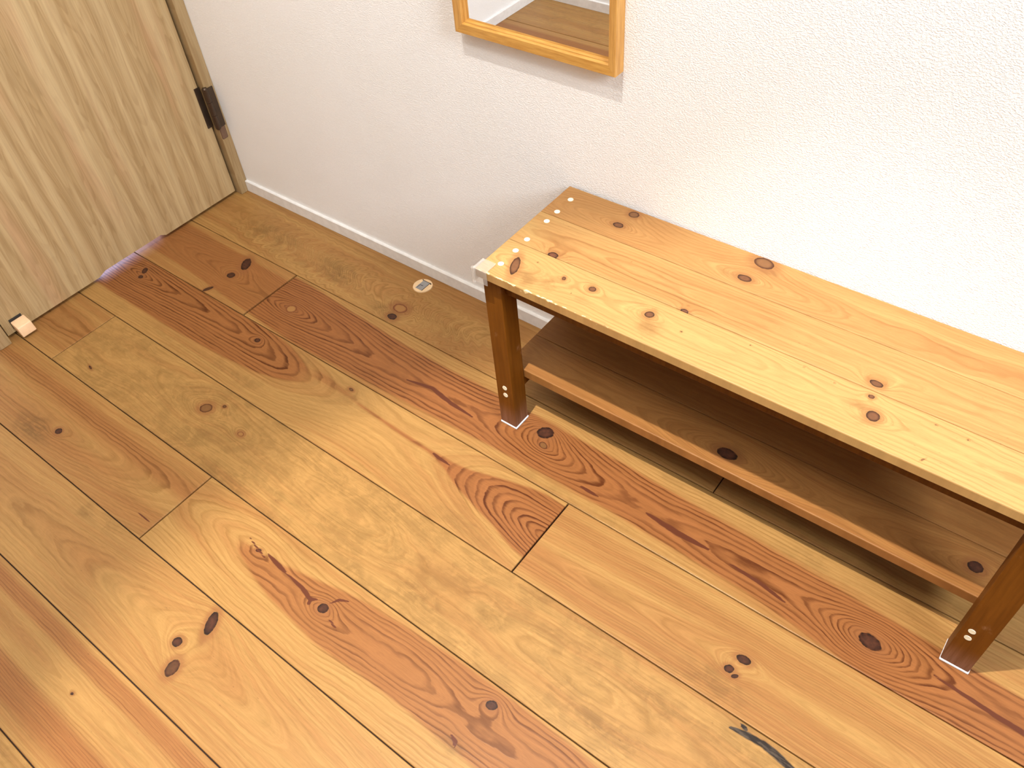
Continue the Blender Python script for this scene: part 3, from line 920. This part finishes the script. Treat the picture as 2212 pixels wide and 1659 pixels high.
L = .7835
TT, TB = .3515, .3372
ys = [-.0115, .0695, .1500, .2285]
SEAT = [
    dict(seed=31, yc=[(.9, -.195), (1.25, -.19), (1.55, -.19), (1.8, -.2)], h=[(.9, .03), (.99, .02), (1.11, .03), (1.25, .02), (1.5, .03), (1.8, .03)], N=200, wave=.004, c0=.30, tone=-.16,
         knots=[(.990, -.202, .0200, .0068, K(-66), .15, 1.6), (1.065, -.187, .0045, .003, K(-60), .1, 1.2), (1.111, -.184, .0058, .0052, 0, .1, 2.0), (1.203, -.1855, .0068, .0062, K(20), .1, 2.2),
                (1.508, -.193, .0085, .0078, K(-60), .1, 2.2), (1.495, -.165, .0042, .0032, 0, .1, 1.0), (1.254, -.191, .0016, .0016, 0, 0, .2), (1.339, -.165, .0013, .0011, 0, 0, .2),
                (1.410, -.163, .0014, .0013, 0, 0, .2), (1.451, -.168, .0014, .0012, 0, 0, .2), (1.571, -.166, .0016, .0012, 0, .2, .2), (1.607, -.168, .0016, .0013, 0, 0, .2),
                (1.091, -.207, .0035, .0007, K(-60), 0, .1), (1.576, -.223, .0035, .0010, K(60), .3, .1), (1.013, -.178, .0013, .0013, 0, 0, .1)],
         blots=[(1.02, -.215, .022, .018, 1.1), (1.055, -.205, .02, .018, .9), (1.11, -.212, .02, .018, .8), (1.215, -.207, .022, .017, 1.0), (1.105, -.176, .02, .006, .8), (1.195, -.174, .02, .006, .9), (1.49, -.186, .018, .008, 1.0), (1.498, -.205, .015, .012, .5)],
         boost=[(1.11, -.19, .03, .02, .5), (1.21, -.19, .03, .025, .55), (1.255, -.166, .03, .012, .5)]),
    dict(seed=32, y=-.118, h=[(.9, .03), (1.25, .02), (1.8, .03)], N=210, wave=.003, c0=.26, tone=.04,
         heart=[dict(x0=.96, x1=1.35, up=[(.9, -.092), (1.3, -.085), (1.5, -.082)], lo=[(.9, -.110), (1.0, -.118), (1.1, -.128), (1.3, -.140)], a=.35, soft=.010),
                dict(x0=.99, x1=1.28, up=[(.9, -.120), (1.3, -.110)], lo=[(.9, -.152), (1.4, -.152)], a=.42, soft=.006)],
         knots=[(1.022, -.153, .0085, .0062, 0, 0, 2.2), (1.238, -.1540, .0058, .0035, 0, 0, 1.4), (1.492, -.142, .0085, .0052, K(-5), .1, 2.0), (1.125, -.105, .001, .001, 0, 0, .1), (1.237, -.142, .002, .0008, 0, .2, .1)],
         blots=[(1.04, -.148, .02, .008, .6), (1.49, -.134, .014, .006, .8)], boost=[(1.02, -.14, .03, .012, .5), (1.49, -.14, .03, .015, .4)]),
    dict(seed=33, yc=[(.9, -.04), (1.06, -.042), (1.27, -.05), (1.8, -.04)], h=[(.9, .03), (1.06, .006), (1.15, .02), (1.27, .006), (1.4, .02), (1.8, .03)], N=200, wave=.005, c0=.34, c1=.5, tone=.22,
         heart=[dict(x0=.8, x1=1.15, up=[(.9, .01), (1.1, .01)], lo=[(.9, -.08), (1.1, -.08)], a=.35, soft=.01),
                dict(x0=1.2, x1=1.9, up=[(1.2, -.02), (1.9, -.03)], lo=[(1.2, -.045), (1.9, -.06)], a=.35, soft=.014)],
         knots=[(1.069, -.009, .0085, .0075, 0, .25, 1.6), (1.063, -.043, .0088, .0060, 0, .1, 2.4), (1.281, -.009, .0150, .0110, K(-10), .3, 2.0), (1.273, -.052, .0105, .0066, 0, .1, 2.6)],
         blots=[(1.062, -.03, .03, .008, .8), (1.29, -.022, .03, .010, .9), (1.245, -.055, .02, .012, .8)], boost=[(1.06, -.04, .04, .03, .5), (1.27, -.05, .05, .03, .5), (1.0, -.03, .06, .03, .3)]),
]


def board(name, spec, x0, x1, y0, y1, zt, zb_, mat, parent, rb=.0015, step=.0026, wearing=False):
    nx = int((x1 - x0) / step); ny = int((y1 - y0) / step)
    v, f, a = board_arrays(x0, x1, lambda x: y0 + 0 * x, lambda x: y1 + 0 * x, zt, zb_, nx, ny, rb, spec, world=b2w)
    me = make_mesh(name, [(v, f, a)], [mat])
    if wearing:
        at = me.attributes.new('wear', 'FLOAT', 'POINT')
        d = np.hypot(v[:, 1] - y0, (v[:, 2] - zt))
        wx = np.clip(1.25 - (v[:, 0] - x0) * 2.0, .35, 1.0)
        w = np.clip(1 - d / .006, 0, 1) * wx + (v[:, 2] < zb_ + .001) * (v[:, 1] < y0 + .002) * .35
        at.data.foreach_set('value', w.astype(np.float32))
    return link(me, name, parent=parent)


seatb = []
for i in range(3):
    g = .0004
    seatb.append(board('seat_board', SEAT[i], -.0070, L + .0065, ys[i] + (g if i else 0), ys[i + 1] - g, TT, TB, M['seat'], bench, wearing=(i == 0)))


def w2b(x, y):
    dx, dy = x - BX, y - BY
    return dx + BTH * dy, dy - BTH * dx


pl = bpy.data.meshes.new('screw_plug')
bm = bmesh.new()
bm_cyl(bm, (0, 0, .0001), .0045, .0010, seg=24)
bm.to_mesh(pl); bm.free()
pl.materials.append(M['plug'])
for (x, y, k) in ((.9659, -.0279, 2), (.9663, -.0645, 2), (.9668, -.0924, 1), (.9682, -.1442, 1), (.9698, -.1742, 0), (.9701, -.2098, 0)):
    o_ = bpy.data.objects.new('screw_plug', pl)
    COL.objects.link(o_)
    o_.parent = seatb[k]
    lx, ly = w2b(x, y)
    o_.location = (lx, ly, TT - .0001)

LW, LD = .0328, .0343
legs = {}


def leg(x0, x1, y0, y1, lean, pad=True, plugs=()):
    bm = bmesh.new()
    bm_box(bm, x0, x1, y0, y1, .0042, TB - .0001, bevel=.0012, seg=2)
    for v in bm.verts:
        v.co.x += lean * (v.co.z / TB)
    lg = from_bm('leg', bm, M['leg'], bench)
    bm = bmesh.new()
    bm_box(bm, x0 - .0004, x1 + .0012, y0 - .0010, y1 + .0008, .0003, .0044, bevel=.0012, seg=2)
    from_bm('floor_pad', bm, M['felt'], lg)['label'] = 'white pad under the leg'
    for (px, pz) in plugs:
        o_ = bpy.data.objects.new('screw_plug', pl)
        COL.objects.link(o_)
        o_.parent = lg
        o_.location = (px, y0 - .0001, pz)
        o_.rotation_euler = (math.radians(90), 0, 0)
    return lg


leg(-.0020, .0308, 0.0, LD, -.0035, plugs=((.0145, .0966), (.0148, .0795)))
leg(L - .0356 - .001, L, .0005, LD, .0030, plugs=((.7595, .0952), (.7598, .0782)))
leg(-.0020, .0308, .194, .2275, -.0035)
leg(L - .0356 - .001, L, .194, .2275, .0030)

SH = .1185
SHT = .0165
shelf_specs = [
    dict(seed=41, yc=[(.9, -.15), (1.33, -.16), (1.7, -.15)], h=[(.9, .03), (1.2, .03), (1.33, .008), (1.5, .03), (1.68, .012), (1.8, .02)], N=240, wave=.004, c0=.3, tone=0,
         knots=[(1.334, -.160, .016, .010, 0, 0, 2.6), (1.683, -.146, .010, .009, 0, 0, 2.2)], blots=[(1.33, -.15, .04, .02, .8)]),
    dict(seed=42, y=-.08, h=[(.9, .03), (1.8, .02)], N=200, wave=.004, c0=.2, tone=0, knots=[(1.551, -.122, .006, .004, 0, 0, 1.5)]),
]
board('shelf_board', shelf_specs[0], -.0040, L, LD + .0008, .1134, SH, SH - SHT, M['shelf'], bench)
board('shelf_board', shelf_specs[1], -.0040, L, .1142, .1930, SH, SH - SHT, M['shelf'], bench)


def rail(name, b):
    return box(name, b, M['leg'], bench, bevel=.001)


rail('apron', (.0275, L - .0345, .0100, .0260, .3020, TB - .0002))
rail('apron', (.0275, L - .0345, .2010, .2170, .3020, TB - .0002))
rail('end_rail', (.0060, .0240, LD - .0005, .1945, .3020, TB - .0002))
rail('end_rail', (L - .0280, L - .0100, LD - .0005, .1945, .3020, TB - .0002))
rail('shelf_bearer', (.0060, .0240, LD - .0005, .1945, SH - SHT - .0280, SH - SHT - .0002))
rail('shelf_bearer', (L - .0280, L - .0100, LD - .0005, .1945, SH - SHT - .0280, SH - SHT - .0002))

# clear corner guard on the bench's near left corner
cg = bmesh.new()
gx, gy = -.0070, -.0115
t_ = .0016
S1 = .022
e_ = .0008
TP = TT + e_
# three plates meeting at the corner, rounded outside
bm_box(cg, gx - e_ - t_, gx + S1, gy - e_ - t_, gy + S1, TP, TP + t_, bevel=.0007)
bm_box(cg, gx - e_ - t_, gx + S1, gy - e_ - t_, gy - e_, TP - .024, TP, bevel=.0007)
bm_box(cg, gx - e_ - t_, gx - e_, gy - e_, gy + S1, TP - .024, TP, bevel=.0007)
bm_cyl(cg, (gx - .0018, gy - .0018, TP - .0115), .0034, .026, seg=24)
guard = from_bm('corner_guard', cg, M['clear'], None, smooth=False)
guard.location = (BX, BY, 0)
guard.rotation_euler = (0, 0, BTH)
tag(guard, 'clear plastic corner guard on the near left corner of the pine bench', 'corner guard')

# ------------------------------------------------------------------ ceiling downlights (out of frame, the far one is added for fill)
em = NT('warm_diffuser')
e = em.n('ShaderNodeEmission')
e.inputs[0].default_value = (1, .9, .78, 1)
e.inputs[1].default_value = 3.0
em.t.links.new(e.outputs[0], em.out.inputs[0])
for i, (x, y, lab) in enumerate(((LX, LY, 'round recessed ceiling downlight above the bench'), (2.55, -.62, 'round ceiling downlight added at the far end as unseen fill'))):
    c = empty('ceiling_downlight', (x, y, CEIL))
    tag(c, lab, 'ceiling light', 'recessed ceiling downlights')
    bm = bmesh.new()
    r0 = bmesh.ops.create_circle(bm, segments=48, radius=.050, matrix=Matrix.Translation((0, 0, -.006)))
    r1 = bmesh.ops.create_circle(bm, segments=48, radius=.038, matrix=Matrix.Translation((0, 0, -.006)))
    r2 = bmesh.ops.create_circle(bm, segments=48, radius=.050, matrix=Matrix.Translation((0, 0, 0)))
    a, b, d = r0['verts'], r1['verts'], r2['verts']
    for k in range(48):
        bm.faces.new((a[k], a[(k + 1) % 48], b[(k + 1) % 48], b[k]))
        bm.faces.new((a[k], a[(k + 1) % 48], d[(k + 1) % 48], d[k]))
    from_bm('ring', bm, M['white'], c)
    bm = bmesh.new()
    bm_cyl(bm, (0, 0, -.0025), .0375, .004, seg=48)
    from_bm('diffuser', bm, em.m, c)
